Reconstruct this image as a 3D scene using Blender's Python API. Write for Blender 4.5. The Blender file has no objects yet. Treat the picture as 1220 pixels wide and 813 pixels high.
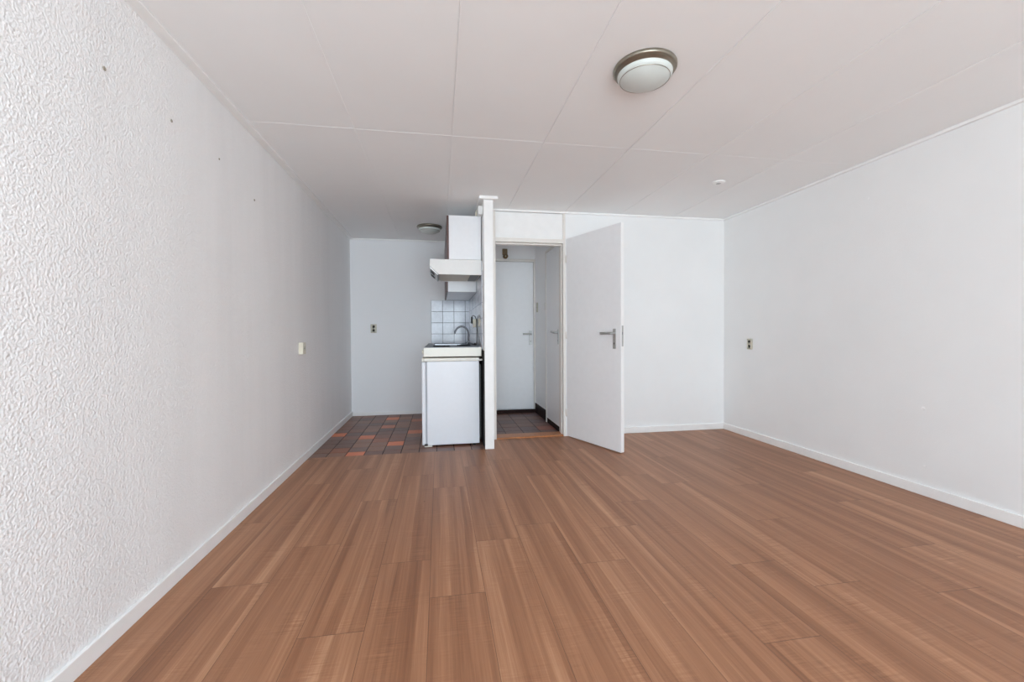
import bpy, bmesh, math, random
from mathutils import Vector, Matrix
random.seed(7)
PI = math.pi
sc = bpy.context.scene
COL = sc.collection

# ------------------------------------------------------------------ dimensions (metres)
H = 2.40            # ceiling height
XL, XR = -1.175, 3.218
Y0 = -2.3          # window wall behind the viewer
Y1 = 4.39           # wall with the doorway
Y2 = 6.014          # kitchen end wall
YH = 5.86           # hall end wall
XP0, XP1 = 0.425, 0.513   # partition between kitchen and hall
YP = 4.03           # near end of the partition
XH = 1.335          # right wall of the hall

# ------------------------------------------------------------------ mesh helpers
def new(): return bmesh.new()

def add_box(bm, x0, x1, y0, y1, z0, z1, bev=0.0, seg=2):
    r = bmesh.ops.create_cube(bm, size=1.0)
    vs = r['verts']
    for v in vs:
        v.co.x = x0 + (v.co.x + .5) * (x1 - x0)
        v.co.y = y0 + (v.co.y + .5) * (y1 - y0)
        v.co.z = z0 + (v.co.z + .5) * (z1 - z0)
    if bev > 0:
        es = list({e for v in vs for e in v.link_edges})
        bmesh.ops.bevel(bm, geom=es, offset=bev, segments=seg, affect='EDGES', profile=.5)
    return bm

def bx(*a, **k): return add_box(new(), *a, **k)

def add_prism(bm, pts, axis, a, b, bev=0.0):
    """extrude a closed outline along an axis. axis 'y': pts are (x,z); 'x': (y,z); 'z': (x,y)"""
    def mk(p, t):
        return {'y': (p[0], t, p[1]), 'x': (t, p[0], p[1]), 'z': (p[0], p[1], t)}[axis]
    v0 = [bm.verts.new(mk(p, a)) for p in pts]
    v1 = [bm.verts.new(mk(p, b)) for p in pts]
    n = len(pts)
    fs = [bm.faces.new(v0), bm.faces.new(v1[::-1])]
    for i in range(n):
        fs.append(bm.faces.new((v0[i], v1[i], v1[(i + 1) % n], v0[(i + 1) % n])))
    bmesh.ops.recalc_face_normals(bm, faces=fs)
    if bev > 0:
        es = list({e for f in fs for e in f.edges})
        bmesh.ops.bevel(bm, geom=es, offset=bev, segments=2, affect='EDGES', profile=.5)
    return bm

def add_lathe(bm, prof, n=64, loc=(0, 0, 0), rot=None):
    """prof: list of (radius, height)"""
    M = Matrix.Translation(loc) @ (rot if rot is not None else Matrix.Identity(4))
    rings = []
    for r, z in prof:
        if r < 1e-6:
            rings.append([bm.verts.new(M @ Vector((0, 0, z)))])
        else:
            rings.append([bm.verts.new(M @ Vector((r * math.cos(2 * PI * i / n), r * math.sin(2 * PI * i / n), z))) for i in range(n)])
    fs = []
    for a, b in zip(rings[:-1], rings[1:]):
        for i in range(n):
            j = (i + 1) % n
            if len(a) == 1 and len(b) == 1: continue
            if len(a) == 1: fs.append(bm.faces.new((a[0], b[i], b[j])))
            elif len(b) == 1: fs.append(bm.faces.new((a[i], b[0], a[j])))
            else: fs.append(bm.faces.new((a[i], b[i], b[j], a[j])))
    bmesh.ops.recalc_face_normals(bm, faces=fs)
    for f in fs: f.smooth = True
    return bm

def catmull(pts, per=8):
    P = [Vector(p) for p in pts]
    P = [P[0] * 2 - P[1]] + P + [P[-1] * 2 - P[-2]]
    out = []
    for i in range(1, len(P) - 2):
        for k in range(per):
            t = k / per
            a, b, c, d = P[i - 1], P[i], P[i + 1], P[i + 2]
            out.append(.5 * ((2 * b) + (c - a) * t + (2 * a - 5 * b + 4 * c - d) * t * t + (3 * b - a - 3 * c + d) * t ** 3))
    out.append(P[-2])
    return out

def add_tube(bm, pts, r, n=12, smooth=True):
    P = [Vector(p) for p in pts]
    rings = []
    up = Vector((0, 0, 1))
    for i, p in enumerate(P):
        d = (P[min(i + 1, len(P) - 1)] - P[max(i - 1, 0)]).normalized()
        if i == 0:
            s = d.cross(up)
            if s.length < .1: s = d.cross(Vector((0, 1, 0)))
            s.normalize()
        else:
            s = (s - d * s.dot(d)).normalized()
        q = d.cross(s)
        rr = r[i] if isinstance(r, (list, tuple)) else r
        rings.append([bm.verts.new(p + (s * math.cos(2 * PI * k / n) + q * math.sin(2 * PI * k / n)) * rr) for k in range(n)])
    fs = []
    for a, b in zip(rings[:-1], rings[1:]):
        for k in range(n):
            fs.append(bm.faces.new((a[k], b[k], b[(k + 1) % n], a[(k + 1) % n])))
    c0 = bm.faces.new(rings[0]); c1 = bm.faces.new(rings[-1])
    for f in fs: f.smooth = smooth
    bmesh.ops.recalc_face_normals(bm, faces=fs + [c0, c1])
    return bm

def fresh(bm):
    ly = bm.faces.layers.int.get('done')
    out = [f for f in bm.faces if not f[ly]]
    for f in out: f[ly] = 1
    return out

def obj(name, bm, mat, parent=None, loc=None, rotz=None, mats=None):
    me = bpy.data.meshes.new(name)
    bm.to_mesh(me); bm.free()
    for m in (mats or [mat]): me.materials.append(m)
    o = bpy.data.objects.new(name, me); COL.objects.link(o)
    if parent is not None: o.parent = parent
    if loc is not None: o.location = loc
    if rotz is not None: o.rotation_euler = (0, 0, rotz)
    return o

def tag(o, label, cat, group=None):
    o['label'] = label; o['category'] = cat
    if group: o['group'] = group
    return o

def thing(name, label, cat, loc=(0, 0, 0), rotz=0.0, group=None):
    o = bpy.data.objects.new(name, None); COL.objects.link(o)
    o.location = loc; o.rotation_euler = (0, 0, rotz)
    o.empty_display_size = .05
    return tag(o, label, cat, group)

def struct(name, bm, mat, label=None, cat=None, parent=None, mats=None):
    o = obj(name, bm, mat, parent, mats=mats)
    if parent is None: 
        o['kind'] = 'structure'
        if label: o['label'] = label
        if cat: o['category'] = cat
    return o

def shift(bm, x, y, z):
    bmesh.ops.translate(bm, verts=bm.verts, vec=(-x, -y, -z)); return bm

# ------------------------------------------------------------------ materials
def lin(c):
    return tuple(((v / 255) / 12.92 if v / 255 <= .04045 else ((v / 255 + .055) / 1.055) ** 2.4) for v in c) + (1,)

class NT:
    def __init__(s, name):
        s.m = bpy.data.materials.new(name); s.m.use_nodes = True
        s.t = s.m.node_tree; s.b = s.t.nodes['Principled BSDF']; s.out = s.t.nodes['Material Output']
    def n(s, typ, **kw):
        nd = s.t.nodes.new(typ)
        for k, v in kw.items():
            if k.startswith('_'): setattr(nd, k[1:], v)
            else: nd.inputs[k.replace('__', ' ')].default_value = v
        return nd
    def l(s, a, b): s.t.links.new(a, b)
    def math(s, op, a, b=None, c=None, clamp=False):
        nd = s.t.nodes.new('ShaderNodeMath'); nd.operation = op; nd.use_clamp = clamp
        for i, v in enumerate((a, b, c)):
            if v is None: continue
            if isinstance(v, (int, float)): nd.inputs[i].default_value = v
            else: s.l(v, nd.inputs[i])
        return nd.outputs[0]
    def mixc(s, fac, a, b, blend='MIX'):
        nd = s.t.nodes.new('ShaderNodeMix'); nd.data_type = 'RGBA'; nd.blend_type = blend
        for i, v in ((0, fac), (6, a), (7, b)):
            if isinstance(v, (int, float, tuple)): nd.inputs[i].default_value = v
            else: s.l(v, nd.inputs[i])
        return nd.outputs[2]
    def coord(s, scale=(1, 1, 1)):
        g = s.n('ShaderNodeNewGeometry'); mp = s.n('ShaderNodeMapping'); mp.inputs['Scale'].default_value = scale
        s.l(g.outputs['Position'], mp.inputs['Vector']); return mp.outputs[0]
    def noise(s, vec, scale, detail=2, rough=.5, dist=0):
        nd = s.n('ShaderNodeTexNoise', Scale=scale, Detail=detail, Roughness=rough, Distortion=dist)
        s.l(vec, nd.inputs['Vector']); return nd.outputs['Fac']
    def ramp(s, fac, stops):
        nd = s.n('ShaderNodeValToRGB'); cr = nd.color_ramp
        while len(cr.elements) < len(stops): cr.elements.new(.5)
        for e, (p, c) in zip(cr.elements, stops): e.position = p; e.color = c
        s.l(fac, nd.inputs[0]); return nd.outputs[0]
    def bump(s, h, strength, dist):
        nd = s.n('ShaderNodeBump', Strength=strength, Distance=dist)
        s.l(h, nd.inputs['Height']); s.l(nd.outputs[0], s.b.inputs['Normal']); return nd

def simple(name, col, rough=.5, metal=0.0, spec=.5, var=.0, bumpy=0.0, scale=30):
    n = NT(name); n.b.inputs['Roughness'].default_value = rough; n.b.inputs['Metallic'].default_value = metal
    n.b.inputs['Specular IOR Level'].default_value = spec
    v = n.noise(n.coord(), scale, 3)
    c = lin(col)
    if var > 0:
        lo = tuple(x * (1 - var) for x in c[:3]) + (1,); hi = tuple(min(1, x * (1 + var)) for x in c[:3]) + (1,)
        n.l(n.ramp(v, [(.3, lo), (.7, hi)]), n.b.inputs['Base Color'])
    else:
        n.b.inputs['Base Color'].default_value = c
    if bumpy > 0: n.bump(v, bumpy, .002)
    return n.m

def wall_plaster():
    n = NT('granular_plaster'); p = n.coord()
    vo = n.n('ShaderNodeTexVoronoi', Scale=105.0); vo.feature = 'SMOOTH_F1'
    warp = n.n('ShaderNodeTexNoise', Scale=90.0, Detail=2.0)
    n.l(p, warp.inputs['Vector'])
    mx = n.n('ShaderNodeVectorMath'); mx.operation = 'MULTIPLY_ADD'
    n.l(warp.outputs['Color'], mx.inputs[0]); mx.inputs[1].default_value = (.012, .012, .012); n.l(p, mx.inputs[2])
    n.l(mx.outputs[0], vo.inputs['Vector'])
    h = n.math('ADD', n.math('MULTIPLY', vo.outputs['Distance'], .8), n.noise(p, 130, 2, .5))
    n.bump(h, .7, .0048)
    st = n.noise(n.coord((1, 3.2, .35)), 1.3, 4, .6)        # broad rubbed, vertical paint streaks
    n.l(n.ramp(st, [(.3, lin((244, 244, 244))), (.7, lin((250, 250, 250)))]), n.b.inputs['Base Color'])
    n.b.inputs['Roughness'].default_value = .75; n.b.inputs['Specular IOR Level'].default_value = .25
    return n.m

def wall_paint(name, a, b, scale=160, st=.25, rough=.6):
    n = NT(name); p = n.coord()
    h = n.math('ADD', n.noise(p, scale, 3, .6), n.math('MULTIPLY', n.noise(p, 9, 3, .5), 1.2))
    n.bump(h, st, .003)
    n.l(n.ramp(n.noise(p, 1.7, 4, .55), [(.3, lin(a)), (.7, lin(b))]), n.b.inputs['Base Color'])
    n.b.inputs['Roughness'].default_value = rough; n.b.inputs['Specular IOR Level'].default_value = .3
    return n.m

def ceiling_mat():
    n = NT('painted_ceiling_board'); p = n.coord()
    # fine linen-like board structure: thin lines across the room
    h = n.math('ADD', n.noise(n.coord((5, 90, 1)), 3, 2, .5), n.math('MULTIPLY', n.noise(p, 3, 3), .6))
    n.bump(h, .12, .002)
    n.l(n.ramp(n.noise(p, 1.1, 4, .6), [(.3, lin((245, 246, 246))), (.7, lin((248, 249, 249)))]), n.b.inputs['Base Color'])
    n.b.inputs['Roughness'].default_value = .65; n.b.inputs['Specular IOR Level'].default_value = .3
    return n.m

def laminate():
    n = NT('wood_laminate')
    uv = n.n('ShaderNodeUVMap', _uv_map='plank'); sp = n.n('ShaderNodeSeparateXYZ'); n.l(uv.outputs[0], sp.inputs[0])
    ed = n.n('ShaderNodeUVMap', _uv_map='edge'); se = n.n('ShaderNodeSeparateXYZ'); n.l(ed.outputs[0], se.inputs[0])
    at = n.n('ShaderNodeAttribute', _attribute_name='tone')
    def mp(sx, sy):
        m = n.n('ShaderNodeMapping'); m.inputs['Scale'].default_value = (sx, sy, 1)
        n.l(uv.outputs[0], m.inputs['Vector']); return m.outputs[0]
    broad = n.noise(mp(17, .55), 1, 2, .5, .25)
    fine = n.noise(mp(75, 1.1), 1, 3, .65, .3)
    hair = n.noise(mp(330, 5), 1, 2, .6)
    patch = n.noise(mp(7, 5), 1, 2, .5)
    rip = n.noise(mp(7, 120), 1, 2, .55, .5)
    rmask = n.math('MULTIPLY', n.math('SUBTRACT', patch, .47, clamp=True), 3.5, clamp=True)
    wob = n.noise(mp(3, .9), 1, 2, .5)
    sx = n.n('ShaderNodeSeparateXYZ'); n.l(uv.outputs[0], sx.inputs[0])
    bands = n.n('ShaderNodeTexVoronoi', Scale=1.0, Randomness=.9); bands.voronoi_dimensions = '1D'; bands.feature = 'SMOOTH_F1'; bands.inputs['Smoothness'].default_value = .12
    n.l(n.math('ADD', n.math('MULTIPLY', sx.outputs[0], 24.0), n.math('MULTIPLY', wob, 1.3)), bands.inputs['W'])
    sb_ = n.n('ShaderNodeSeparateColor'); n.l(bands.outputs['Color'], sb_.inputs[0])
    v = n.math('MULTIPLY', n.math('SUBTRACT', broad, .5), .75)
    v = n.math('ADD', v, n.math('MULTIPLY', n.math('SUBTRACT', sb_.outputs[0], .5), .27))
    v = n.math('ADD', v, n.math('MULTIPLY', n.math('SUBTRACT', fine, .5), .55))
    v = n.math('ADD', v, n.math('MULTIPLY', n.math('SUBTRACT', hair, .5), .28))
    v = n.math('ADD', v, n.math('MULTIPLY', n.math('MULTIPLY', n.math('SUBTRACT', rip, .5), rmask), .9))
    v = n.math('ADD', v, n.math('MULTIPLY', n.math('SUBTRACT', at.outputs['Fac'], .5), .14))
    v = n.math('ADD', v, .5, clamp=True)
    col = n.ramp(v, [(.0, lin((114, 73, 49))), (.35, lin((146, 99, 70))), (.62, lin((168, 119, 87))), (1, lin((202, 155, 120)))])
    # knots: a few dark specks
    vo = n.n('ShaderNodeTexVoronoi', Scale=1.0); n.l(mp(4.3, 2.2), vo.inputs['Vector'])
    k = n.math('LESS_THAN', vo.outputs['Distance'], .022)
    col = n.mixc(n.math('MULTIPLY', k, .55), col, lin((84, 52, 38)))
    # groove between planks: edge map = distance to long side, distance to short side (metres)
    g = n.math('MAXIMUM', n.math('LESS_THAN', se.outputs[0], .0011), n.math('LESS_THAN', se.outputs[1], .0014))
    col = n.mixc(n.math('MULTIPLY', g, .65), col, lin((78, 50, 38)))
    n.l(col, n.b.inputs['Base Color'])
    n.l(n.math('ADD', n.math('MULTIPLY', fine, .12), .36), n.b.inputs['Roughness'])
    n.bump(n.math('SUBTRACT', n.math('MULTIPLY', hair, .1), g), .25, .001)
    n.b.inputs['Specular IOR Level'].default_value = .42
    return n.m

def tile_mat(name, rough=.38):
    n = NT(name)
    at = n.n('ShaderNodeAttribute', _attribute_name='tone')
    p = n.coord()
    v = n.noise(p, 26, 4, .6); w = n.noise(p, 7, 3, .6)
    f = n.math('ADD', n.math('MULTIPLY', v, .30), n.math('MULTIPLY', w, .22))
    f = n.math('ADD', f, .74)
    nd = n.n('ShaderNodeVectorMath'); nd.operation = 'SCALE'
    n.l(at.outputs['Color'], nd.inputs[0]); n.l(f, nd.inputs['Scale'])
    n.l(nd.outputs[0], n.b.inputs['Base Color'])
    n.l(n.math('ADD', n.math('MULTIPLY', v, .25), rough - .12), n.b.inputs['Roughness'])
    n.bump(v, .2, .002)
    return n.m

M = {}
M['plaster'] = wall_plaster()
M['paint'] = wall_paint('wall_paint', (241, 242, 242), (245, 246, 246))
M['paint_k'] = wall_paint('kitchen_wall_paint', (245, 246, 248), (247, 248, 250), 120, .3)
M['paint_hall'] = wall_paint('hall_wall_paint', (245, 245, 246), (248, 248, 249), 120, .3)
M['ceiling'] = ceiling_mat()
M['trim'] = simple('white_trim_paint', (247, 247, 246), .4, var=.02, bumpy=.05, scale=12)
M['frame'] = simple('cream_frame_paint', (234, 230, 224), .38, var=.02, bumpy=.05, scale=12)
M['door'] = simple('door_paint', (243, 244, 246), .42, var=.012, bumpy=.04, scale=18)
M['door_edge'] = simple('door_edge_paint', (246, 246, 245), .4, var=.01)
M['laminate'] = laminate()
M['quarry'] = tile_mat('quarry_tile', .42)
M['glazed'] = tile_mat('glazed_tile', .12)
M['grout_floor'] = simple('dark_floor_grout', (52, 44, 43), .8, var=.15, bumpy=.2)
M['grout_wall'] = simple('grey_wall_grout', (92, 96, 106), .8, var=.1)
M['enamel'] = simple('cream_enamel', (233, 232, 221), .28, var=.01)
M['fridge'] = simple('white_lacquered_steel', (234, 238, 244), .32, var=.008)
M['fridge_trim'] = simple('cream_plastic', (232, 231, 222), .35, var=.01)
M['cab'] = simple('white_melamine', (238, 240, 243), .3, var=.01)
M['cab_front'] = simple('brown_wood_cabinet_front', (96, 66, 62), .4, var=.18, scale=60)
M['black'] = simple('black_plastic', (26, 25, 26), .45)
M['dark'] = simple('dark_gap_sheet', (34, 32, 32), .8, var=.1)
M['iron'] = simple('black_cast_iron', (22, 22, 24), .85, 0.0, .1, var=.1)
M['steel'] = simple('brushed_steel', (170, 172, 176), .3, 1.0, var=.03)
M['chrome'] = simple('chrome', (190, 190, 195), .16, 1.0)
M['sinkmetal'] = simple('worn_stainless_steel', (150, 152, 156), .5, .9, var=.05)
M['seal'] = simple('grey_rubber_seal', (176, 180, 188), .6)
M['tapmetal'] = simple('dull_chrome', (120, 121, 126), .3, 1.0)
M['alu'] = simple('satin_aluminium', (196, 197, 196), .45, 1.0, var=.03)
M['pewter'] = simple('pewter_rim', (152, 145, 132), .34, .85, var=.05)
M['bronze'] = simple('bronze_rim', (120, 100, 74), .4, .8, var=.08)
M['glass'] = simple('frosted_lamp_glass', (210, 216, 212), .3, var=.02, scale=14)
M['ivory'] = simple('ivory_plastic', (226, 221, 204), .4, var=.02)
M['ivory_old'] = simple('aged_ivory_plastic', (200, 196, 180), .45, var=.04)
M['white_plastic'] = simple('white_plastic', (232, 232, 230), .4, var=.01)
M['beige_metal'] = simple('beige_hood_metal', (206, 196, 178), .4, var=.04)
M['filter'] = simple('grey_filter_mesh', (138, 140, 140), .5, .4, var=.1, scale=200, bumpy=.4)
M['brown'] = simple('dark_brown_skirting', (44, 26, 22), .6, 0.0, .15, var=.1)
M['oak'] = simple('varnished_wood_threshold', (178, 116, 70), .38, var=.15, scale=45)
M['plug_grey'] = simple('grey_wall_plug_plastic', (168, 160, 146), .6, var=.1)
M['filler'] = simple('wall_filler', (252, 252, 252), .8, var=.03)
M['brassy'] = simple('aged_brass', (120, 106, 84), .42, .6, var=.1)

# ------------------------------------------------------------------ FLOOR (laminate planks)
def plank_floor():
    bm = new()
    uv = bm.loops.layers.uv.new('plank'); ue = bm.loops.layers.uv.new('edge')
    ta = bm.loops.layers.float_color.new('tone')
    W, L = .2355, 1.285
    joints = {-5: 2.70, -4: 2.035, -3: 2.348, -2: 1.637, -1: 2.103, 0: 1.795, 1: 2.246, 2: 2.39, 3: 1.936, 4: 2.274,
              5: 1.318, 6: 1.798, 7: 1.581, 8: 2.20, 9: 1.45, 10: 1.79, 11: 2.35, 12: 1.62, 13: 2.0}
    tones = [.25, .8, .45, .65, .15, .9, .5, .35, .7]
    def quad(x0, x1, y0, y1, ex0, ex1, ey0, ey1, off, tone):
        # split so that the edge-distance maps interpolate exactly
        xs = [x0, (x0 + x1) / 2, x1]; ys = [y0, (y0 + y1) / 2, y1]
        for i in range(2):
            for j in range(2):
                co = [(xs[i], ys[j]), (xs[i + 1], ys[j]), (xs[i + 1], ys[j + 1]), (xs[i], ys[j + 1])]
                f = bm.faces.new([bm.verts.new((a, b, 0)) for a, b in co])
                for lp, (a, b) in zip(f.loops, co):
                    lp[uv].uv = (a - x0 + off[0], b - y0 + off[1])
                    lp[ue].uv = (min(a - ex0, ex1 - a), min(b - ey0, ey1 - b))
                    lp[ta] = (tone,) * 3 + (1,)
    for k in range(-5, 14):
        x0 = -.05 + W * k; x1 = x0 + W
        cx0, cx1 = max(x0, XL), min(x1, XR)
        if cx1 <= cx0: continue
        y = joints[k] - 5 * L
        i = 0
        # left part of the room runs up to the kitchen tiles, right part up to the doorway wall
        ymax = 4.04 if x1 <= .45 else Y1 + .02
        while y < ymax:
            a, b = max(y, Y0), min(y + L, ymax)
            if b > a:
                quad(cx0, cx1, a, b, x0, x1, y, y + L, (random.uniform(0, 50), random.uniform(0, 50)), tones[(i * 4 + k * 7) % 9] + random.uniform(-.1, .1))
            y += L; i += 1
    # the sub-floor slab carries the whole flat
    add_box(bm, XL - .12, XR + .12, Y0 - .12, Y2 + .12, -.12, -.004)
    o = struct('floor', bm, M['laminate'])
    return o
plank_floor()

def tiles_floor(name, x0, x1, y0, y1, xl, yl, s, gap, pick, mat, z=0.0, seed=1):
    """square tiles bedded in grout; xl, yl: one known joint line"""
    rnd = random.Random(seed)
    bm = new(); bm.faces.layers.int.new('done'); ta = bm.loops.layers.float_color.new('tone')
    kx0 = math.floor((x0 - xl) / s); ky0 = math.floor((y0 - yl) / s)
    k = kx0
    while xl + k * s < x1:
        j = ky0
        while yl + j * s < y1:
            a0, a1 = max(x0, xl + k * s + gap / 2), min(x1, xl + (k + 1) * s - gap / 2)
            b0, b1 = max(y0, yl + j * s + gap / 2), min(y1, yl + (j + 1) * s - gap / 2)
            if a1 - a0 > .006 and b1 - b0 > .006:
                n0 = len(bm.faces)
                add_box(bm, a0, a1, b0, b1, z - .012, z + rnd.uniform(-.0005, .0006), bev=.0015, seg=1)
                c = pick(xl + (k + .5) * s, yl + (j + .5) * s, rnd)
                for f in fresh(bm):
                    for lp in f.loops: lp[ta] = c
            j += 1
        k += 1
    n0 = len(bm.faces)
    add_box(bm, x0, x1, y0, y1, z - .016, z - .003)
    for f in fresh(bm): f.material_index = 1
    return bm

orange = [(-.61, 5.72, 1), (-.61, 5.235, .6), (-.775, 4.745, .95), (-.28, 4.91, .8), (-.445, 4.42, 1), (-1.10, 4.91, .95), (-.775, 4.10, 1.1), (-.28, 5.56, .45), (-.61, 4.58, .25), (-.94, 4.26, .2)]
def pick_k(x, y, r):
    for ox, oy, s in orange:
        if abs(x - ox) < .08 and abs(y - oy) < .08:
            a, b = lin((128, 88, 70)), lin((222, 128, 88))
            return tuple(a[i] + (b[i] - a[i]) * min(s, 1) for i in range(3)) + (1,)
    c = r.choice([(134, 98, 82), (124, 90, 78), (142, 104, 86), (116, 90, 82), (138, 94, 78), (148, 108, 88), (128, 98, 88)])
    return lin(c)
def pick_h(x, y, r):
    if abs(x - 1.22) < .1 and abs(y - 4.83) < .1: return lin((140, 82, 66))
    return lin(r.choice([(112, 80, 72), (100, 74, 70), (118, 84, 72), (98, 74, 74)]))
struct('floor_kitchen_tiles', tiles_floor('k', XL, XP0, 4.04, Y2, -.197, 4.175, .165, .007, pick_k, None), None, mats=[M['quarry'], M['grout_floor']])
struct('floor_hall_tiles', tiles_floor('h', XP1, XH, Y1 + .17, YH, .92, 4.73, .2, .006, pick_h, None, seed=4), None, mats=[M['quarry'], M['grout_floor']])
# thin aluminium-free butt edge between laminate and kitchen tiles is only a dark joint; door threshold in varnished wood
thr = bx(XP1, XH, Y1 + .0, Y1 + .17, -.003, .014, bev=.004)
struct('trim_1', thr, M['oak'])

# ------------------------------------------------------------------ CEILING (boards with raised joint strips)
bm = new()
add_box(bm, XL - .12, XR + .12, Y0 - .12, Y2 + .12, H + .006, H + .12)
seams = [-.52, .09, .707, 1.325, 1.945, 2.565]
xs = [XL - .12] + seams + [XR + .12]
for a, b in zip(xs[:-1], xs[1:]):
    for c, d in ((Y0 - .12, -.18), (-.18, 2.82), (2.82, Y2 + .12)):
        add_box(bm, a + .0007, b - .0007, c + .0009, d - .0009, H, H + .008, bev=.0009, seg=1)
for q in seams:      # thin filler bead along one side of each joint
    add_box(bm, q + .0002, q + .0065, Y0, Y2, H - .0026, H + .001, bev=.001, seg=1)
for yj in (-.18, 2.82):
    add_box(bm, XL, XR, yj - .004, yj - .0014, H - .0008, H + .001)
ceil = struct('ceiling', bm, M['ceiling'])

# ------------------------------------------------------------------ WALLS
T = .11
struct('wall_left', bx(XL - T, XL, Y0 - T, Y2 + T, 0, H), M['plaster'])
struct('wall_right', bx(XR, XR + T, Y0 - T, Y1 + T, 0, H), M['paint'])
struct('wall_back', bx(1.336, XR + T, Y1, Y1 + .10, 0, H), M['paint'])
struct('wall_kitchen_end', bx(XL - T, XP1, Y2, Y2 + T, 0, H), M['paint_k'])
struct('wall_hall_end', bx(XP1, XH + T, YH, YH + T, 0, H), M['paint_hall'])
struct('wall_hall_right', bx(XH, XH + .10, Y1 + .1, YH, 0, H), M['paint_hall'])
struct('wall_partition', bx(XP0, XP1, YP, Y2, 0, H, bev=.002), M['trim'])
# window wall behind the viewer: three tall openings
bm = new()
wx = [(-1.12, -.04), (.06, 1.14), (1.24, 1.90)]
sill, head = .12, 2.30
edges = [XL - T] + [v for a in wx for v in a] + [XR + T]
for a, b in zip(edges[0::2], edges[1::2]): add_box(bm, a, b, Y0 - T, Y0, sill, head)
add_box(bm, XL - T, XR + T, Y0 - T, Y0, 0, sill); add_box(bm, XL - T, XR + T, Y0 - T, Y0, head, H)
struct('wall_front', bm, M['paint'])
for i, (a, b) in enumerate(wx):
    fr = new(); y0, y1 = Y0 - .08, Y0 - .03
    for p in ((a, a + .05, sill, head), (b - .05, b, sill, head), (a + .05, b - .05, sill, sill + .05), (a + .05, b - .05, head - .05, head)):
        add_box(fr, p[0], p[1], y0, y1, p[2], p[3], bev=.004)
    struct('window_%d' % (i + 1), fr, M['trim'])

# skirtings
def base(name, bm): return struct(name, bm, M['trim'])
base('baseboard_left', bx(XL, XL + .014, Y0, Y2, 0, .068, bev=.004))
base('baseboard_right', bx(XR - .014, XR, Y0, Y1, 0, .07, bev=.004))
base('baseboard_back', bx(1.43, XR - .014, Y1 - .014, Y1, 0, .068, bev=.004))
base('baseboard_kitchen', bx(XL + .014, XP0 - .02, Y2 - .01, Y2, 0, .045, bev=.003))
bb = bx(XH - .014, XH, 5.14, YH, 0, .13, bev=.003)
struct('baseboard_hall', bb, M['brown'])
# ceiling mouldings
def mould(name, bm): return struct(name, bm, M['trim'])
mould('trim_2', bx(XL, XL + .052, Y0, Y2 - .02, H - .012, H, bev=.003))
mould('trim_3', bx(XR - .024, XR, Y0, Y1, H - .02, H, bev=.004))
mould('trim_4', bx(XP1 + .03, XR - .024, Y1 - .022, Y1, H - .02, H, bev=.004))
mould('trim_5', bx(XL, XP0 - .045, Y2 - .022, Y2, H - .02, H, bev=.004))
# capping lath round the top of the partition
bm = new()
add_box(bm, XP0 - .046, XP1 + .042, YP - .05, YP, H - .026, H, bev=.003)
add_box(bm, XP0 - .046, XP0, YP, Y2, H - .02, H, bev=.003)
add_box(bm, XP1, XP1 + .03, YP, Y1, H - .02, H, bev=.003)
mould('trim_6', bm)

# ------------------------------------------------------------------ glazed wall tiles
def wall_tiles(name, axis, fixed, u0, u1, z0, z1, ul, zl, s, sz, th, seed):
    rnd = random.Random(seed); bm = new(); bm.faces.layers.int.new('done'); ta = bm.loops.layers.float_color.new('tone'); gap = .0045
    def B(a0, a1, c0, c1, t0, t1, bev):
        if axis == 'y': add_box(bm, a0, a1, fixed - t1, fixed - t0, c0, c1, bev=bev, seg=2)
        else: add_box(bm, fixed - t1, fixed - t0, a0, a1, c0, c1, bev=bev, seg=2)
    k = math.floor((u0 - ul) / s)
    while ul + k * s < u1:
        j = math.floor((z0 - zl) / sz)
        while zl + j * sz < z1 - .001:
            a0, a1 = max(u0, ul + k * s + gap / 2), min(u1, ul + (k + 1) * s - gap / 2)
            c0, c1 = max(z0, zl + j * sz + gap / 2), min(z1, zl + (j + 1) * sz - gap / 2)
            if a1 - a0 > .01 and c1 - c0 > .01:
                n0 = len(bm.faces); B(a0, a1, c0, c1, 0, th + rnd.uniform(-.0004, .0004), .0015)
                g = rnd.uniform(-5, 6); c = lin((220 + g, 224 + g, 233 + g))
                for f in fresh(bm):
                    for lp in f.loops: lp[ta] = c
            j += 1
        k += 1
    n0 = len(bm.faces); B(u0 + .002, u1 - .0, z0 + .002, z1 - .002, 0, th - .0025, 0)
    for f in fresh(bm): f.material_index = 1
    return struct(name, bm, None, mats=[M['glazed'], M['grout_wall']])
wall_tiles('wall_kitchen_end_tiles', 'y', Y2, -.11, XP0 - .008, .945, 1.575, .049, 1.418, .157, .1555, .007, 3)
wall_tiles('wall_partition_tiles', 'x', XP0, 4.21, Y2 - .008, .945, 1.83, Y2 - .008, 1.418, .157, .1555, .007, 5)

# ------------------------------------------------------------------ doorway frame, transom, open door
FX0, FX1 = .583, 1.309
fr = new()
add_box(fr, XP1, FX0, Y1 - .004, Y1 + .10, 0, H - .02, bev=.002)
add_box(fr, FX1, 1.335, Y1 - .004, Y1 + .10, .0, H - .02, bev=.002)
add_box(fr, FX0, FX1, Y1 - .004, Y1 + .10, 2.066, 2.108, bev=.002)
add_box(fr, FX0, FX1, Y1 + .045, Y1 + .10, 2.05, 2.066, bev=.002)      # door stop
add_box(fr, FX0, FX0 + .008, Y1 + .055, Y1 + .10, .014, 2.05, bev=.002)
add_box(fr, FX1 - .008, FX1, Y1 + .055, Y1 + .10, .014, 2.05, bev=.002)
frame = struct('trim_7', fr, M['frame'], 'cream painted doorway frame beside the partition with a panel above', 'door frame')
tp = struct('transom_panel', bx(FX0, FX1, Y1 + .012, Y1 + .05, 2.108, H - .02), M['trim'], parent=frame)


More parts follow.
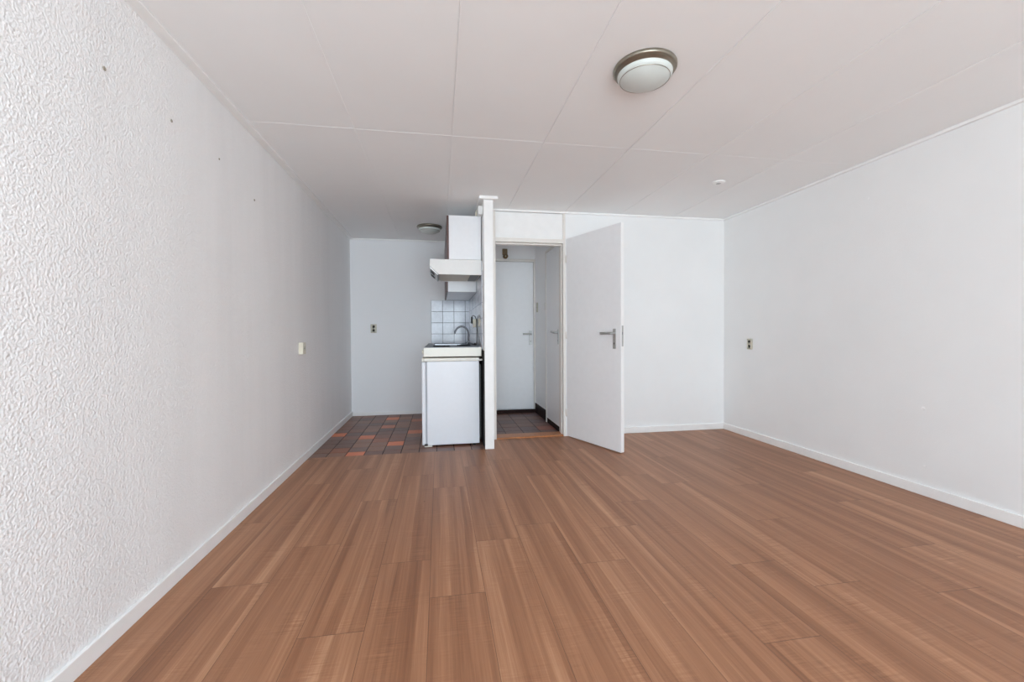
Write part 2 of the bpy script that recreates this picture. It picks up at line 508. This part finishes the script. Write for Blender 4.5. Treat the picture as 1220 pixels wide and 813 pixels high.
def lever_set(parent, plate_w, plate_h, z, px, face, lever_len, d=1, y0=0.0, lift=0.0, label=None):
    """long plate with keyhole plus lever in the door's own space: x along the leaf, y out of its face (face = -1 or 1)"""
    s = face
    def yy(a, b): return (y0 + min(s * a, s * b), y0 + max(s * a, s * b))
    bm = new(); a, b = yy(0, .008)
    add_box(bm, px - plate_w / 2, px + plate_w / 2, a, b, z - plate_h * .77, z + plate_h * .23, bev=.0025)
    hd = obj('door_handle', bm, M['alu'], parent)
    if label: hd['label'] = label
    ko = new(); a, b = yy(.0075, .0092)
    add_lathe(ko, [(0, 0), (.006, 0), (.006, .0017), (0, .0017)], 16, loc=(px, y0 + s * .0075, z - plate_h * .5), rot=Matrix.Rotation(-s * PI / 2, 4, 'X'))
    add_box(ko, px - .002, px + .002, a, b, z - plate_h * .5 - .016, z - plate_h * .5)
    obj('keyhole', ko, M['black'], hd)
    pts = catmull([(px, y0 + s * .006, z), (px, y0 + s * .034, z), (px - d * .010, y0 + s * .048, z), (px - d * .05, y0 + s * .052, z + lift * .3), (px - d * lever_len, y0 + s * .050, z + lift)], 6)
    lv = add_tube(new(), pts, [.0105 if i < 9 else .0105 + .0015 * (i - 9) / 14 for i in range(len(pts))], 14)
    ro = add_lathe(lv, [(0, 0), (.015, 0), (.015, .004), (.012, .006), (0, .006)], 24, loc=(px, y0 + s * .0075, z), rot=Matrix.Rotation(-s * PI / 2, 4, 'X'))
    obj('lever', lv, M['alu'], hd)
    return hd

def door_root(name, label, loc, ang):
    o = thing(name, label, 'door', loc, ang); o['kind'] = 'structure'; return o

# ---- open room door: local x from hinge to leading edge, face towards the doorway is local y = 0
DW, DT, DZ0, DZ1 = .788, .04, .010, 2.112
hinge = Vector((1.340, 4.375, 0)); lead = Vector((1.6285, 3.6424, 0))
ang = math.atan2(lead.y - hinge.y, lead.x - hinge.x)
dr = door_root('door_1', 'white flush door standing open into the room right of the doorway', (hinge.x, hinge.y, 0), ang)
obj('door_leaf', bx(.008, DW, 0, DT, DZ0, DZ1, bev=.0018), M['door'], dr)
obj('edge_band', bx(DW + .0001, DW + .0014, .0012, DT - .0012, DZ0 + .002, DZ1 - .002), M['door_edge'], dr)
lever_set(dr, .036, .185, 1.105, .712, -1, .135, 1, 0, .0, 'aluminium lever handle on long plate')
lever_set(dr, .036, .185, 1.105, .712, 1, .135, 1, DT, .0, 'aluminium lever handle on the wall side')
lp = bx(DW + .0014, DW + .003, .010, .030, .985, 1.175, bev=.0006)
lpo = obj('lock_plate', lp, M['alu'], dr)
lt = add_prism(new(), [(DW + .003, .012), (DW + .013, .014), (DW + .003, .028)], 'z', 1.092, 1.116)
obj('latch', lt, M['steel'], lpo)
for z in (.22, 1.05, 1.86):
    hb = new(); add_lathe(hb, [(0, 0), (.007, 0), (.007, .075), (0, .075)], 20, loc=(.002, -.004, z))
    add_box(hb, .002, .010, -.003, -.0005, z, z + .075)
    obj('hinge', hb, M['frame'], dr)

# ---- front door at the end of the hall
fd = door_root('door_2', 'grey-white front door at the far end of the hallway', (0, YH, 0), 0)
obj('door_leaf', bx(.54, 1.305, -.03, -.002, .052, 2.105, bev=.002), M['door'], fd)
ff = new()
add_box(ff, 1.309, 1.3335, -.04, -.001, .0, 2.145, bev=.002)
add_box(ff, XP1 + .002, .538, -.04, -.001, .0, 2.145, bev=.002)
add_box(ff, .538, 1.309, -.04, -.001, 2.108, 2.145, bev=.002)
obj('door_frame', ff, M['frame'], fd)
lever_set(fd, .042, .20, 1.10, 1.262, -1, .115, 1, -.03, 0, 'aluminium lever on a short security plate')
struct('trim_8', bx(XP1 + .002, XH - .016, YH - .075, YH - .041, 0, .046, bev=.003), M['brown'], 'dark brown sill at the foot of the front door', 'sill')

# ---- closet door in the right wall of the hall (face looks towards -x)
cd = door_root('door_3', 'grey-white flush closet door on the right side of the hallway', (XH, 5.13, 0), -PI / 2)
#   local x runs towards the viewer, local y = +1 points into +x (the wall), so the visible face is local -y
obj('door_leaf', bx(.0, .575, -.022, -.002, .062, 2.098, bev=.002), M['door'], cd)
cf = new()
add_box(cf, -.032, -.004, -.026, -.001, 0.0, 2.13, bev=.002)
add_box(cf, .579, .612, -.026, -.001, 0.0, 2.13, bev=.002)
add_box(cf, -.004, .579, -.026, -.001, 2.101, 2.13, bev=.002)
obj('door_frame', cf, M['frame'], cd)
obj('plinth', bx(-.004, .579, -.016, -.001, .0, .058, bev=.001), M['brown'], cd)
lever_set(cd, .030, .17, 1.115, .545, -1, .13, 1, -.022, .012, 'aluminium lever handle on a narrow plate')

# ------------------------------------------------------------------ KITCHEN
# refrigerator: front looks to -x, its side faces the viewer
rf = thing('refrigerator', 'small white under-counter fridge seen from its side below the cream worktop', 'refrigerator', (0.13, 4.48, 0))
ox, oy = .13, 4.48
def K(bm, oxyz): return shift(bm, *oxyz)
ro = (ox, oy, 0)
obj('cabinet', K(bx(-.122, .388, 4.206, 4.75, .018, .838, bev=.006, seg=3), ro), M['fridge'], rf)
tc = new()
add_box(tc, -.150, .390, 4.200, 4.755, .8385, .872, bev=.006, seg=3)
add_box(tc, .390, .4225, 4.215, 4.70, .8385, .856, bev=.003)
obj('top', K(tc, ro), M['fridge_trim'], rf)['label'] = 'cream plastic top rim'
dd = K(bx(-.171, -.136, 4.204, 4.752, .022, .835, bev=.007, seg=3), ro)
fdr = obj('door', dd, M['fridge'], rf)
obj('door_seal', K(bx(-.1355, -.1225, 4.212, 4.745, .028, .832), ro), M['seal'], rf)
obj('door_cap', K(bx(-.1705, -.1505, 4.203, 4.753, .8385, .8715, bev=.005), ro), M['fridge_trim'], rf)
hb = new(); add_box(hb, -.150, -.118, 4.199, 4.212, .008, .034, bev=.002)
obj('hinge', K(hb, ro), M['black'], rf)
for i, (x, y) in enumerate(((-.10, 4.23), (.34, 4.23), (-.10, 4.72), (.34, 4.72))):
    b = new(); add_lathe(b, [(0, 0), (.017, 0), (.017, .010), (.010, .012), (.010, .0185), (0, .0185)], 20, loc=(x, y, .0012))
    obj('foot', K(b, ro), M['white_plastic'] if i == 0 else M['black'], rf)
b = new(); add_box(b, -.152, -.075, 4.198, 4.24, .0035, .016, bev=.004)
obj('bottom_rail', K(b, ro), M['fridge_trim'], rf)
b = new(); add_box(b, .3885, .408, 4.24, 4.72, .06, .80)
for k in range(22): add_box(b, .408, .413, 4.25, 4.71, .09 + k * .032, .098 + k * .032)
obj('condenser', K(b, ro), M['black'], rf)

# kitchen unit: cream enamel worktop with two hotplates and a sink, on a base cabinet behind the fridge
ku = thing('kitchen_unit', 'cream enamel worktop unit with hotplates and sink above the small fridge', 'kitchen unit', (0.13, 5.1, 0))
ko = (.13, 5.1, 0)
hx0, hx1, hy0, hy1 = -.06, .28, 5.02, 5.62
wt = new()
zt0, zt1 = .884, .972
X0, X1, Ya, Yb = -.152, .412, 4.196, 5.998
for a in ((X0, X1, Ya, hy0), (X0, X1, hy1, Yb), (X0, hx0, hy0, hy1), (hx1, X1, hy0, hy1)):
    add_box(wt, a[0], a[1], a[2], a[3], zt0, zt1, bev=.004)
obj('worktop', K(wt, ko), M['enamel'], ku)
top = new()
for a in ((X0 + .006, X1 - .002, Ya + .006, hy0), (X0 + .006, X1 - .002, hy1, Yb), (X0 + .006, hx0, hy0, hy1), (hx1, X1 - .002, hy0, hy1)):
    add_box(top, a[0], a[1], a[2], a[3], zt1 + .0002, zt1 + .004)
add_box(top, X1 - .022, X1 - .002, Ya + .012, Yb, zt1 + .004, zt1 + .012, bev=.002)
so = obj('sink_top', K(top, ko), M['sinkmetal'], ku); so['label'] = 'stainless steel top sheet'
bs = new()
pr = [(hx0, zt1 + .005), (hx0 + .02, .83), (hx1 - .02, .83), (hx1, zt1 + .005)]
add_box(bs, hx0 + .001, hx0 + .004, hy0, hy1, .82, zt1 + .003); add_box(bs, hx1 - .004, hx1 - .001, hy0, hy1, .82, zt1 + .003)
add_box(bs, hx0 + .004, hx1 - .004, hy0 + .001, hy0 + .004, .82, zt1 + .003); add_box(bs, hx0 + .004, hx1 - .004, hy1 - .004, hy1 - .001, .82, zt1 + .003)
add_box(bs, hx0 + .004, hx1 - .004, hy0 + .004, hy1 - .004, .82, .824)
sb = obj('sink_bowl', K(bs, ko), M['steel'], ku)
b = new(); add_lathe(b, [(0, 0), (.03, 0), (.036, .002), (.036, .004), (.02, .0045), (0, .003)], 32, loc=(.11, 5.32, .8242))
obj('drain', K(b, ko), M['chrome'], sb)
for (x, y, r) in ((.022, 4.44, .090), (.262, 4.66, .0775)):
    b = new()
    add_lathe(b, [(0, 0), (r * .93, 0), (r * .96, .003), (r * .96, .0085), (r * .9, .0105), (r * .25, .0105), (r * .22, .009), (0, .009)], 64, loc=(x, y, zt1 + .0045))
    hp = obj('hotplate', K(b, ko), M['iron'], ku)
    b = new(); add_lathe(b, [(r * .965, 0), (r * 1.06, 0), (r * 1.06, .0025), (r * .985, .005), (r * .965, .005), (r * .965, 0)], 64, loc=(x, y, zt1 + .0043))
    obj('hotplate_ring', K(b, ko), M['tapmetal'], hp)
for y in (4.32, 4.46):
    b = new(); add_lathe(b, [(0, 0), (.019, 0), (.020, .004), (.017, .006), (.016, .017), (.014, .019), (0, .019)], 32, loc=(X0 - .0005, y, .928), rot=Matrix.Rotation(-PI / 2, 4, 'Y'))
    obj('knob', K(b, ko), M['ivory'], ku)
b = new(); add_box(b, -.125, .408, 4.80, 5.995, .10, .883); add_box(b, -.085, .408, 4.82, 5.98, .0015, .10)
ca = obj('carcass', K(b, ko), M['cab'], ku)
for y in (4.805, 5.402):
    d = obj('door', K(bx(-.144, -.126, y, y + .590, .105, .876, bev=.002), ko), M['cab'], ku)
    h = add_tube(new(), catmull([(-.144, y + .50, .80), (-.168, y + .50, .80), (-.172, y + .46, .80), (-.172, y + .40, .80), (-.168, y + .36, .80), (-.144, y + .36, .80)], 4), .005, 10)
    obj('handle', K(h, ko), M['alu'], d)

# tap: goose-neck mixer beside the right edge of the worktop
tp = thing('kitchen_tap', 'chrome goose-neck kitchen tap standing on the worktop before the tiles', 'tap', (.355, 5.33, zt1 + .0045))
to = (.355, 5.33, zt1 + .0045)
b = new(); add_box(b, .330, .380, 5.295, 5.365, zt1 + .0045, zt1 + .032, bev=.006, seg=3)
obj('base', K(b, to), M['tapmetal'], tp)
pts = catmull([(.357, 5.33, zt1 + .028), (.359, 5.33, 1.06), (.359, 5.33, 1.105), (.345, 5.33, 1.153), (.315, 5.33, 1.187), (.274, 5.33, 1.199), (.232, 5.33, 1.184), (.204, 5.33, 1.152), (.190, 5.33, 1.118)], 8)
obj('spout', K(add_tube(new(), pts, .0115, 14), to), M['tapmetal'], tp)
b = new(); add_lathe(b, [(0, 0), (.0115, 0), (.0115, .012), (0, .012)], 20, loc=(.1895, 5.33, 1.108)); obj('aerator', K(b, to), M['chrome'], tp)
for y in (5.275, 5.385):
    b = new(); add_lathe(b, [(0, 0), (.012, 0), (.012, .02), (.018, .024), (.018, .038), (.014, .042), (0, .042)], 20, loc=(.357, y, zt1 + .0045))
    add_box(b, .352, .362, min(y, 5.33), max(y, 5.33), zt1 + .0055, zt1 + .017)
    obj('valve_knob', K(b, to), M['chrome'], tp)

struct('trim_9', bx(XP0 - .0016, XP0 - .0002, YP + .012, 5.99, .002, .944), M['dark'], 'thin dark sheet added on the partition for the black gap behind the fridge', 'wall lining')  # dark sheet added to blacken the gap between fridge and partition

# wall cabinets: fronts look to -x (brown), white side faces the viewer
XT = XP0 - .008
def wall_cab(name, label, y0, y1, z0, z1, doors):
    c = ((.10 + XT) / 2, (y0 + y1) / 2, z0)
    t = thing(name, label, 'cabinet', c)
    b = new(); add_box(b, .1005, XT - .001, y0, y1, z0, z1, bev=.0015)
    obj('carcass', K(b, c), M['cab'], t)
    w = (y1 - y0) / doors
    for k in range(doors):
        b = new(); add_box(b, .081, .0995, y0 + k * w + .0015, y0 + (k + 1) * w - .0015, z0 + .001, z1 - .001, bev=.0015)
        d = obj('door', K(b, c), M['cab_front'], t); d['label'] = 'dark brown cabinet front'
    return t
wall_cab('wall_cabinet', 'white wall cabinet with brown front, above the range hood', 4.212, 4.795, 1.839, 2.268, 1)
wall_cab('wall_cabinet', 'longer wall cabinet behind the range hood, reaching down to the tiles', 4.80, Y2 - .009, 1.578, 2.262, 2)

# range hood
ho = (.17, 4.5, 1.685)
hd = thing('range_hood', 'white range hood with slanted front, seen from its side above the worktop', 'range hood', ho)
hp_ = [(-.082, 1.836), (-.086, 1.768), (.000, 1.690), (XT - .001, 1.688), (XT - .001, 1.837)]
b = new()
add_prism(b, hp_, 'y', 4.208, 4.226, bev=.001)
obj('side_panel', K(b, ho), M['white_plastic'], hd)
b = new(); add_prism(b, hp_, 'y', 4.778, 4.796, bev=.001)
obj('side_panel', K(b, ho), M['white_plastic'], hd)
inn = [(-.079, 1.833), (-.082, 1.771), (.004, 1.700), (XT - .003, 1.700), (XT - .003, 1.834)]
b = new(); add_prism(b, inn, 'y', 4.2265, 4.7775)
obj('body', K(b, ho), M['beige_metal'], hd)
b = new()
add_box(b, .02, .30, 4.235, 4.77, 1.694, 1.6995, bev=.001)
fl = obj('grease_filter', K(b, ho), M['beige_metal'], hd)
b = new()
add_box(b, .315, .40, 4.24, 4.76, 1.693, 1.6995, bev=.001)
obj('lamp_cover', K(b, ho), M['filter'], hd)
# control strip on the slanted front edge
b = new(); add_prism(b, [(-.082, 1.767), (-.089, 1.759), (-.012, 1.686), (-.002, 1.690)], 'y', 4.24, 4.765)
st = obj('control_strip', K(b, ho), M['alu'], hd)
for y in (4.34, 4.42, 4.60, 4.68):
    b = new(); add_prism(b, [(-.077, 1.7455), (-.081, 1.741), (-.046, 1.709), (-.042, 1.713)], 'y', y, y + .04)
    obj('button', K(b, ho), M['black'], st)

# junction box and pipe on the partition, above the cabinet
jo = (XP0, 4.16, 2.30)
jb = thing('junction_box', 'small white junction box on the partition just above the wall cabinet', 'junction box', jo)
obj('box', K(bx(.378, XP0 - .0005, 4.10, 4.19, 2.258, 2.340, bev=.006, seg=3), jo), M['white_plastic'], jb)
obj('conduit', K(add_tube(new(), [(.372, 4.24, 2.270), (.372, 4.24, 2.325), (.385, 4.235, 2.332), (.418, 4.235, 2.332)], .008, 12), jo), M['ivory'], jb)
for y in (4.115, 4.175):
    b = new(); add_lathe(b, [(0, 0), (.003, 0), (.003, .0015), (0, .0015)], 12, loc=(.378, y, 2.30), rot=Matrix.Rotation(-PI / 2, 4, 'Y'))
    obj('screw', K(b, jo), M['steel'], jb)

# sockets, adapter and flexes on the tiled partition
def wall_plate(name, label, cat, origin, rz, w, h, d, mat, kind, group=None):
    """plate in local space: x across, y = -depth towards the room, z up; origin on the wall surface"""
    t = thing(name, label, cat, origin, rz, group)
    obj('plate', bx(-w / 2, w / 2, -d, -.0003, -h / 2, h / 2, bev=min(.004, d * .4), seg=3), mat, t)
    if kind == 'socket':
        b = new(); add_lathe(b, [(.0195, 0), (.0215, .0008), (.0215, .0), (.0195, 0)], 32, loc=(0, -d - .0001, h * .0), rot=Matrix.Rotation(PI / 2, 4, 'X'))
        obj('rim', b, M['ivory_old'], t)
        b = new(); add_lathe(b, [(0, 0), (.0185, 0), (.0185, .0006), (0, .0006)], 32, loc=(0, -d - .0001, 0), rot=Matrix.Rotation(PI / 2, 4, 'X'))
        wl = obj('socket_face', b, M['ivory_old'], t)
        b = new()
        for sx in (-.0095, .0095): add_lathe(b, [(0, 0), (.003, 0), (.003, .0006), (0, .0006)], 12, loc=(sx, -d - .0007, 0), rot=Matrix.Rotation(PI / 2, 4, 'X'))
        obj('pin_hole', b, M['black'], wl)
    elif kind == 'switch':
        b = new(); add_prism(b, [(-d - .006, .028), (-d - .001, -.028), (-d, -.030), (-d, .030)], 'x', -.022, .022)
        obj('rocker', b, M['white_plastic'], t)
    elif kind == 'double':
        for sz in (-h * .22, h * .22):
            b = new(); add_lathe(b, [(0, 0), (.017, 0), (.019, .0007), (.019, .0), (0, 0)], 32, loc=(0, -d - .0001, sz), rot=Matrix.Rotation(PI / 2, 4, 'X'))
            sf = obj('socket_face', b, M['ivory_old'], t)
            b = new()
            for sx in (-.0095, .0095): add_lathe(b, [(0, 0), (.0034, 0), (.0034, .0008), (0, .0008)], 12, loc=(sx, -d - .001, sz), rot=Matrix.Rotation(PI / 2, 4, 'X'))
            obj('pin_hole', b, M['black'], sf)
    return t
RZ_LEFTWALL = PI / 2      # plate looks to +x
RZ_RIGHTWALL = -PI / 2    # plate looks to -x
wall_plate('wall_socket', 'cream surface-mounted socket on the rough left wall', 'socket', (XL, 3.885, .990), RZ_LEFTWALL, .080, .10, .036, M['ivory'], 'socket')
wall_plate('wall_socket', 'double socket on the kitchen end wall, left of the tiles', 'socket', (-.878, Y2, 1.185), 0, .078, .118, .012, M['ivory_old'], 'double')
wall_plate('wall_socket', 'small old beige double socket on the long right wall', 'socket', (XR, 3.972, .984), RZ_RIGHTWALL, .074, .112, .012, M['ivory_old'], 'double')
wall_plate('wall_switch', 'white switch beside the closet door in the hallway', 'switch', (XH, 5.215, 1.455), RZ_RIGHTWALL, .070, .092, .018, M['white_plastic'], 'switch')
wall_plate('wall_socket', 'greyish plate in the far right corner of the hallway', 'socket', (XH, 5.70, 1.465), RZ_RIGHTWALL, .075, .13, .010, M['ivory_old'], 'socket')
wall_plate('wall_socket', 'cream socket on the tiled partition above the hotplates', 'socket', (XT, 4.44, 1.225), RZ_RIGHTWALL, .075, .085, .012, M['ivory'], 'socket')
wall_plate('adapter_box', 'deep cream socket box with a black plug, on the tiled partition', 'socket', (XT, 4.90, 1.228), RZ_RIGHTWALL, .085, .094, .034, M['ivory'], 'none')
po = (.378, 4.90, 1.26)
pg = thing('power_plug', 'black plug with a black flex hanging down to the worktop', 'plug', po)
obj('plug_body', K(bx(.361, .3825, 4.885, 4.915, 1.225, 1.300, bev=.006, seg=3), po), M['black'], pg)
obj('flex', K(add_tube(new(), catmull([(.372, 4.90, 1.297), (.378, 4.895, 1.312), (.392, 4.87, 1.313), (.404, 4.82, 1.298), (.408, 4.76, 1.272), (.409, 4.70, 1.225), (.408, 4.665, 1.157), (.406, 4.655, 1.08), (.404, 4.66, 1.02), (.402, 4.66, .986)], 6), .0042, 10), po), M['black'], pg)
b = new(); add_lathe(b, [(0, 0), (.016, 0), (.016, .008), (.008, .014), (.006, .022), (0, .023)], 20, loc=(.385, 4.66, .9845)); add_box(b, .352, .385, 4.652, 4.668, .9875, .995, bev=.002)
obj('flex_end', K(b, po), M['black'], pg)
co = (.408, 4.45, 1.25)
cf_ = thing('cable', 'thin grey cable looped on the tiles between socket and worktop', 'cable', co)
obj('loop', K(add_tube(new(), catmull([(.409, 4.66, 1.215), (.409, 4.62, 1.262), (.409, 4.55, 1.290), (.409, 4.47, 1.302), (.409, 4.39, 1.298), (.409, 4.31, 1.276), (.409, 4.25, 1.262)], 6), .003, 8), co), M['filter'], cf_)
obj('tail', K(add_tube(new(), catmull([(.409, 4.66, 1.215), (.409, 4.62, 1.16), (.408, 4.53, 1.115), (.407, 4.42, 1.075), (.406, 4.32, 1.035), (.404, 4.29, .992)], 6), .003, 8), co), M['filter'], cf_)

# ------------------------------------------------------------------ CEILING FITTINGS
def lamp(label, x, y, r, mat_rim):
    t = thing('ceiling_lamp', label, 'ceiling lamp', (x, y, H))
    b = new()
    add_lathe(b, [(0, 0), (r * .98, 0), (r * 1.0, -.006), (r * 1.0, -.014), (r * .975, -.019), (r * .93, -.022), (r * .90, -.020), (r * .86, -.034), (r * .80, -.036)], 96)
    obj('rim', b, mat_rim, t)
    b = new()
    add_lathe(b, [(r * .86, -.030), (r * .86, -.042), (r * .84, -.050), (r * .78, -.0565), (r * .62, -.071), (r * .44, -.082), (r * .2, -.089), (0, -.091)], 96)
    g = obj('glass_shade', b, M['glass'], t); g['label'] = 'frosted glass dome'
    b = new(); add_lathe(b, [(r * .790, -.0550), (r * .788, -.0578), (r * .780, -.0582), (r * .772, -.0565)], 96)
    obj('glass_line', b, M['pewter'], g)
    return t
lamp('round ceiling lamp with frosted dome, the large near one above the room', .997, 1.952, .150, M['pewter'])
lamp('round ceiling lamp over the kitchen floor, near the wall cabinets', -.105, 5.22, .150, M['pewter'])
t = thing('ceiling_rose', 'small flat white round cap on the ceiling toward the right corner', 'ceiling cap', (2.375, 3.318, H))
b = new(); add_lathe(b, [(0, -.0002), (.052, -.0002), (.054, -.003), (.050, -.009), (.030, -.012), (0, -.012)], 48); obj('cap', b, M['trim'], t)
b = new(); add_lathe(b, [(.016, -.012), (.020, -.014), (.014, -.016), (0, -.016)], 24); obj('hook_cover', b, M['alu'], t)

# small lamp holder above the front door
lo = (.908, YH, 2.23)
lh = thing('wall_lamp_holder', 'small brass lamp holder on the hallway wall above the front door', 'lamp holder', lo)
obj('bracket', K(bx(.873, .943, YH - .022, YH - .0005, 2.200, 2.284, bev=.004), lo), M['brassy'], lh)
b = new(); add_lathe(b, [(0, 0), (.030, 0), (.034, .008), (.034, .05), (.028, .056), (.018, .054), (.016, .040), (0, .040)], 32, loc=(.910, YH - .022, 2.174), rot=Matrix.Rotation(PI / 2, 4, 'X'))
add_tube(b, [(.910, YH - .012, 2.205), (.910, YH - .028, 2.19)], .010, 12)
so_ = obj('socket_ring', K(b, lo), M['bronze'], lh)
b = new(); add_lathe(b, [(0, 0), (.010, 0), (.008, .010), (0, .012)], 20, loc=(.910, YH - .064, 2.174), rot=Matrix.Rotation(PI / 2, 4, 'X'))
obj('contact', K(b, lo), M['ivory'], so_)

# ------------------------------------------------------------------ little leftovers on the walls
def plug(label, x, y, z, r, mat, d=1):
    b = new()
    add_lathe(b, [(0, .0002), (r, .0002), (r * 1.05, .0018), (r * .75, .0030), (r * .4, .0030), (r * .32, .0012), (0, .0012)], 20, loc=(0, 0, 0), rot=Matrix.Rotation(d * PI / 2, 4, 'Y'))
    o = obj('wall_plug', b, mat, None, loc=(x, y, z))
    return tag(o, label, 'wall plug', None)
plug('grey screw plug in the left wall, nearest to the viewer', XL, 1.761, 2.065, .0075, M['plug_grey'])
plug('grey screw plug in the left wall, second from the viewer', XL, 2.148, 2.069, .0070, M['plug_grey'])
plug('tiny grey screw plug in the left wall, third from the viewer', XL, 2.567, 2.068, .0050, M['plug_grey'])
plug('grey screw plug in the left wall, farthest high one', XL, 3.011, 1.982, .0070, M['plug_grey'])
for i, (y, z, r) in enumerate([(2.35, .586, .012), (2.336, .197, .008), (2.734, 2.115, .007)]):
    b = new(); add_lathe(b, [(0, .0002), (r, .0002), (r * .8, .0006), (r * .3, .0009), (0, .0009)], 14, loc=(XR, y, z), rot=Matrix.Rotation(-PI / 2, 4, 'Y'))
    o = obj('filler_spot', b, M['filler']); tag(o, ['larger filled hole low on the right wall', 'small filled hole just above the right skirting', 'filled hole high on the right wall under the ceiling'][i], 'filler spot')

# ------------------------------------------------------------------ labels for the setting
LBL = {
 'floor': ('brown wood laminate planks running through the main room', 'floor'),
 'floor_kitchen_tiles': ('brown and orange quarry tiles on the kitchen floor', 'tiled floor'),
 'floor_hall_tiles': ('dark red-brown quarry tiles on the hallway floor', 'tiled floor'),
 'ceiling': ('white painted board ceiling with thin joint strips', 'ceiling'),
 'wall_left': ('long white rough-plastered wall on the left', 'wall'),
 'wall_right': ('long smooth white wall on the right', 'wall'),
 'wall_back': ('white end wall right of the doorway behind the open door', 'wall'),
 'wall_kitchen_end': ('bluish white end wall of the kitchen corner', 'wall'),
 'wall_hall_end': ('white wall around the front door', 'wall'),
 'wall_hall_right': ('white right-hand wall of the hallway', 'wall'),
 'wall_partition': ('narrow white partition post between kitchen and doorway', 'wall'),
 'wall_front': ('white window wall behind the viewer', 'wall'),
 'wall_kitchen_end_tiles': ('glossy white square tiles on the kitchen end wall', 'wall tiles'),
 'wall_partition_tiles': ('glossy white tiles on the kitchen side of the partition', 'wall tiles'),
 'window_1': ('white window frame behind the viewer at the left', 'window'),
 'window_2': ('white window frame behind the viewer in the middle', 'window'),
 'window_3': ('white window frame behind the viewer at the right', 'window'),
 'baseboard_left': ('white skirting board along the left wall', 'skirting board'),
 'baseboard_right': ('white skirting board along the right wall', 'skirting board'),
 'baseboard_back': ('white skirting board on the end wall behind the open door', 'skirting board'),
 'baseboard_kitchen': ('low white skirting on the kitchen end wall', 'skirting board'),
 'baseboard_hall': ('dark brown skirting on the right wall of the hallway', 'skirting board'),
 'trim_1': ('orange-brown wooden threshold in the doorway', 'threshold'),
 'trim_2': ('white ceiling lath along the left wall', 'ceiling trim'),
 'trim_3': ('white ceiling lath along the right wall', 'ceiling trim'),
 'trim_4': ('white ceiling lath above the doorway and end wall', 'ceiling trim'),
 'trim_5': ('white ceiling lath above the kitchen end wall', 'ceiling trim'),
 'trim_6': ('white lath capping the top of the partition post', 'ceiling trim'),
}
for k, (l, c) in LBL.items():
    o = bpy.data.objects.get(k)
    o['label'] = l; o['category'] = c; o['kind'] = 'structure'

# ------------------------------------------------------------------ LIGHT: daylight through the windows, soft overcast sky
w = bpy.data.worlds.new('overcast_sky'); sc.world = w; w.use_nodes = True
nt = w.node_tree; bg = nt.nodes['Background']
tc = nt.nodes.new('ShaderNodeTexCoord'); sp = nt.nodes.new('ShaderNodeSeparateXYZ'); nt.links.new(tc.outputs['Generated'], sp.inputs[0])
cr = nt.nodes.new('ShaderNodeValToRGB'); nt.links.new(sp.outputs['Z'], cr.inputs[0])
cr.color_ramp.elements[0].position = 0.0; cr.color_ramp.elements[0].color = (1.14, 1.31, 1.42, 1)  # ground half, raised brighter than the sky to lift the ceiling
cr.color_ramp.elements[1].position = .35; cr.color_ramp.elements[1].color = (.79, .995, 1.17, 1)
nt.links.new(cr.outputs[0], bg.inputs['Color']); bg.inputs['Strength'].default_value = 6.0
for i, (a, b) in enumerate(wx):
    ld = bpy.data.lights.new('window_portal', 'AREA'); ld.shape = 'RECTANGLE'; ld.size = b - a; ld.size_y = head - sill
    ld.cycles.is_portal = True
    lo_ = bpy.data.objects.new('window_portal', ld); COL.objects.link(lo_)
    lo_.location = ((a + b) / 2, Y0 - T - .01, (sill + head) / 2); lo_.rotation_euler = (PI / 2, 0, 0)

# ------------------------------------------------------------------ CAMERA
cam = bpy.data.cameras.new('camera'); co_ = bpy.data.objects.new('camera', cam); COL.objects.link(co_)
cam.sensor_fit = 'HORIZONTAL'; cam.sensor_width = 36.0; cam.lens = 505.9038 / 1220 * 36.0
cam.clip_start = .02
r = Vector((0.98562434, -0.16886756, -0.00532906)); u = Vector((0.008234, 0.01650693, 0.99982985)); f = Vector((0.16875086, 0.98550052, -0.01766009))
mw = Matrix(((r.x, u.x, -f.x, 0), (r.y, u.y, -f.y, 0), (r.z, u.z, -f.z, 1.1078), (0, 0, 0, 1)))
co_.matrix_world = mw
sc.camera = co_

# ------------------------------------------------------------------ colour and sampling
vs = sc.view_settings
sc.display_settings.display_device = 'sRGB'
vs.view_transform = 'Standard'; vs.look = 'None'; vs.gamma = 1.0; vs.use_curve_mapping = False
vs.exposure = 0.36
cy = sc.cycles
cy.max_bounces = 12; cy.diffuse_bounces = 9; cy.glossy_bounces = 4
cy.use_denoising = True
cy.sample_clamp_indirect = 10
cy.adaptive_threshold = 0.015
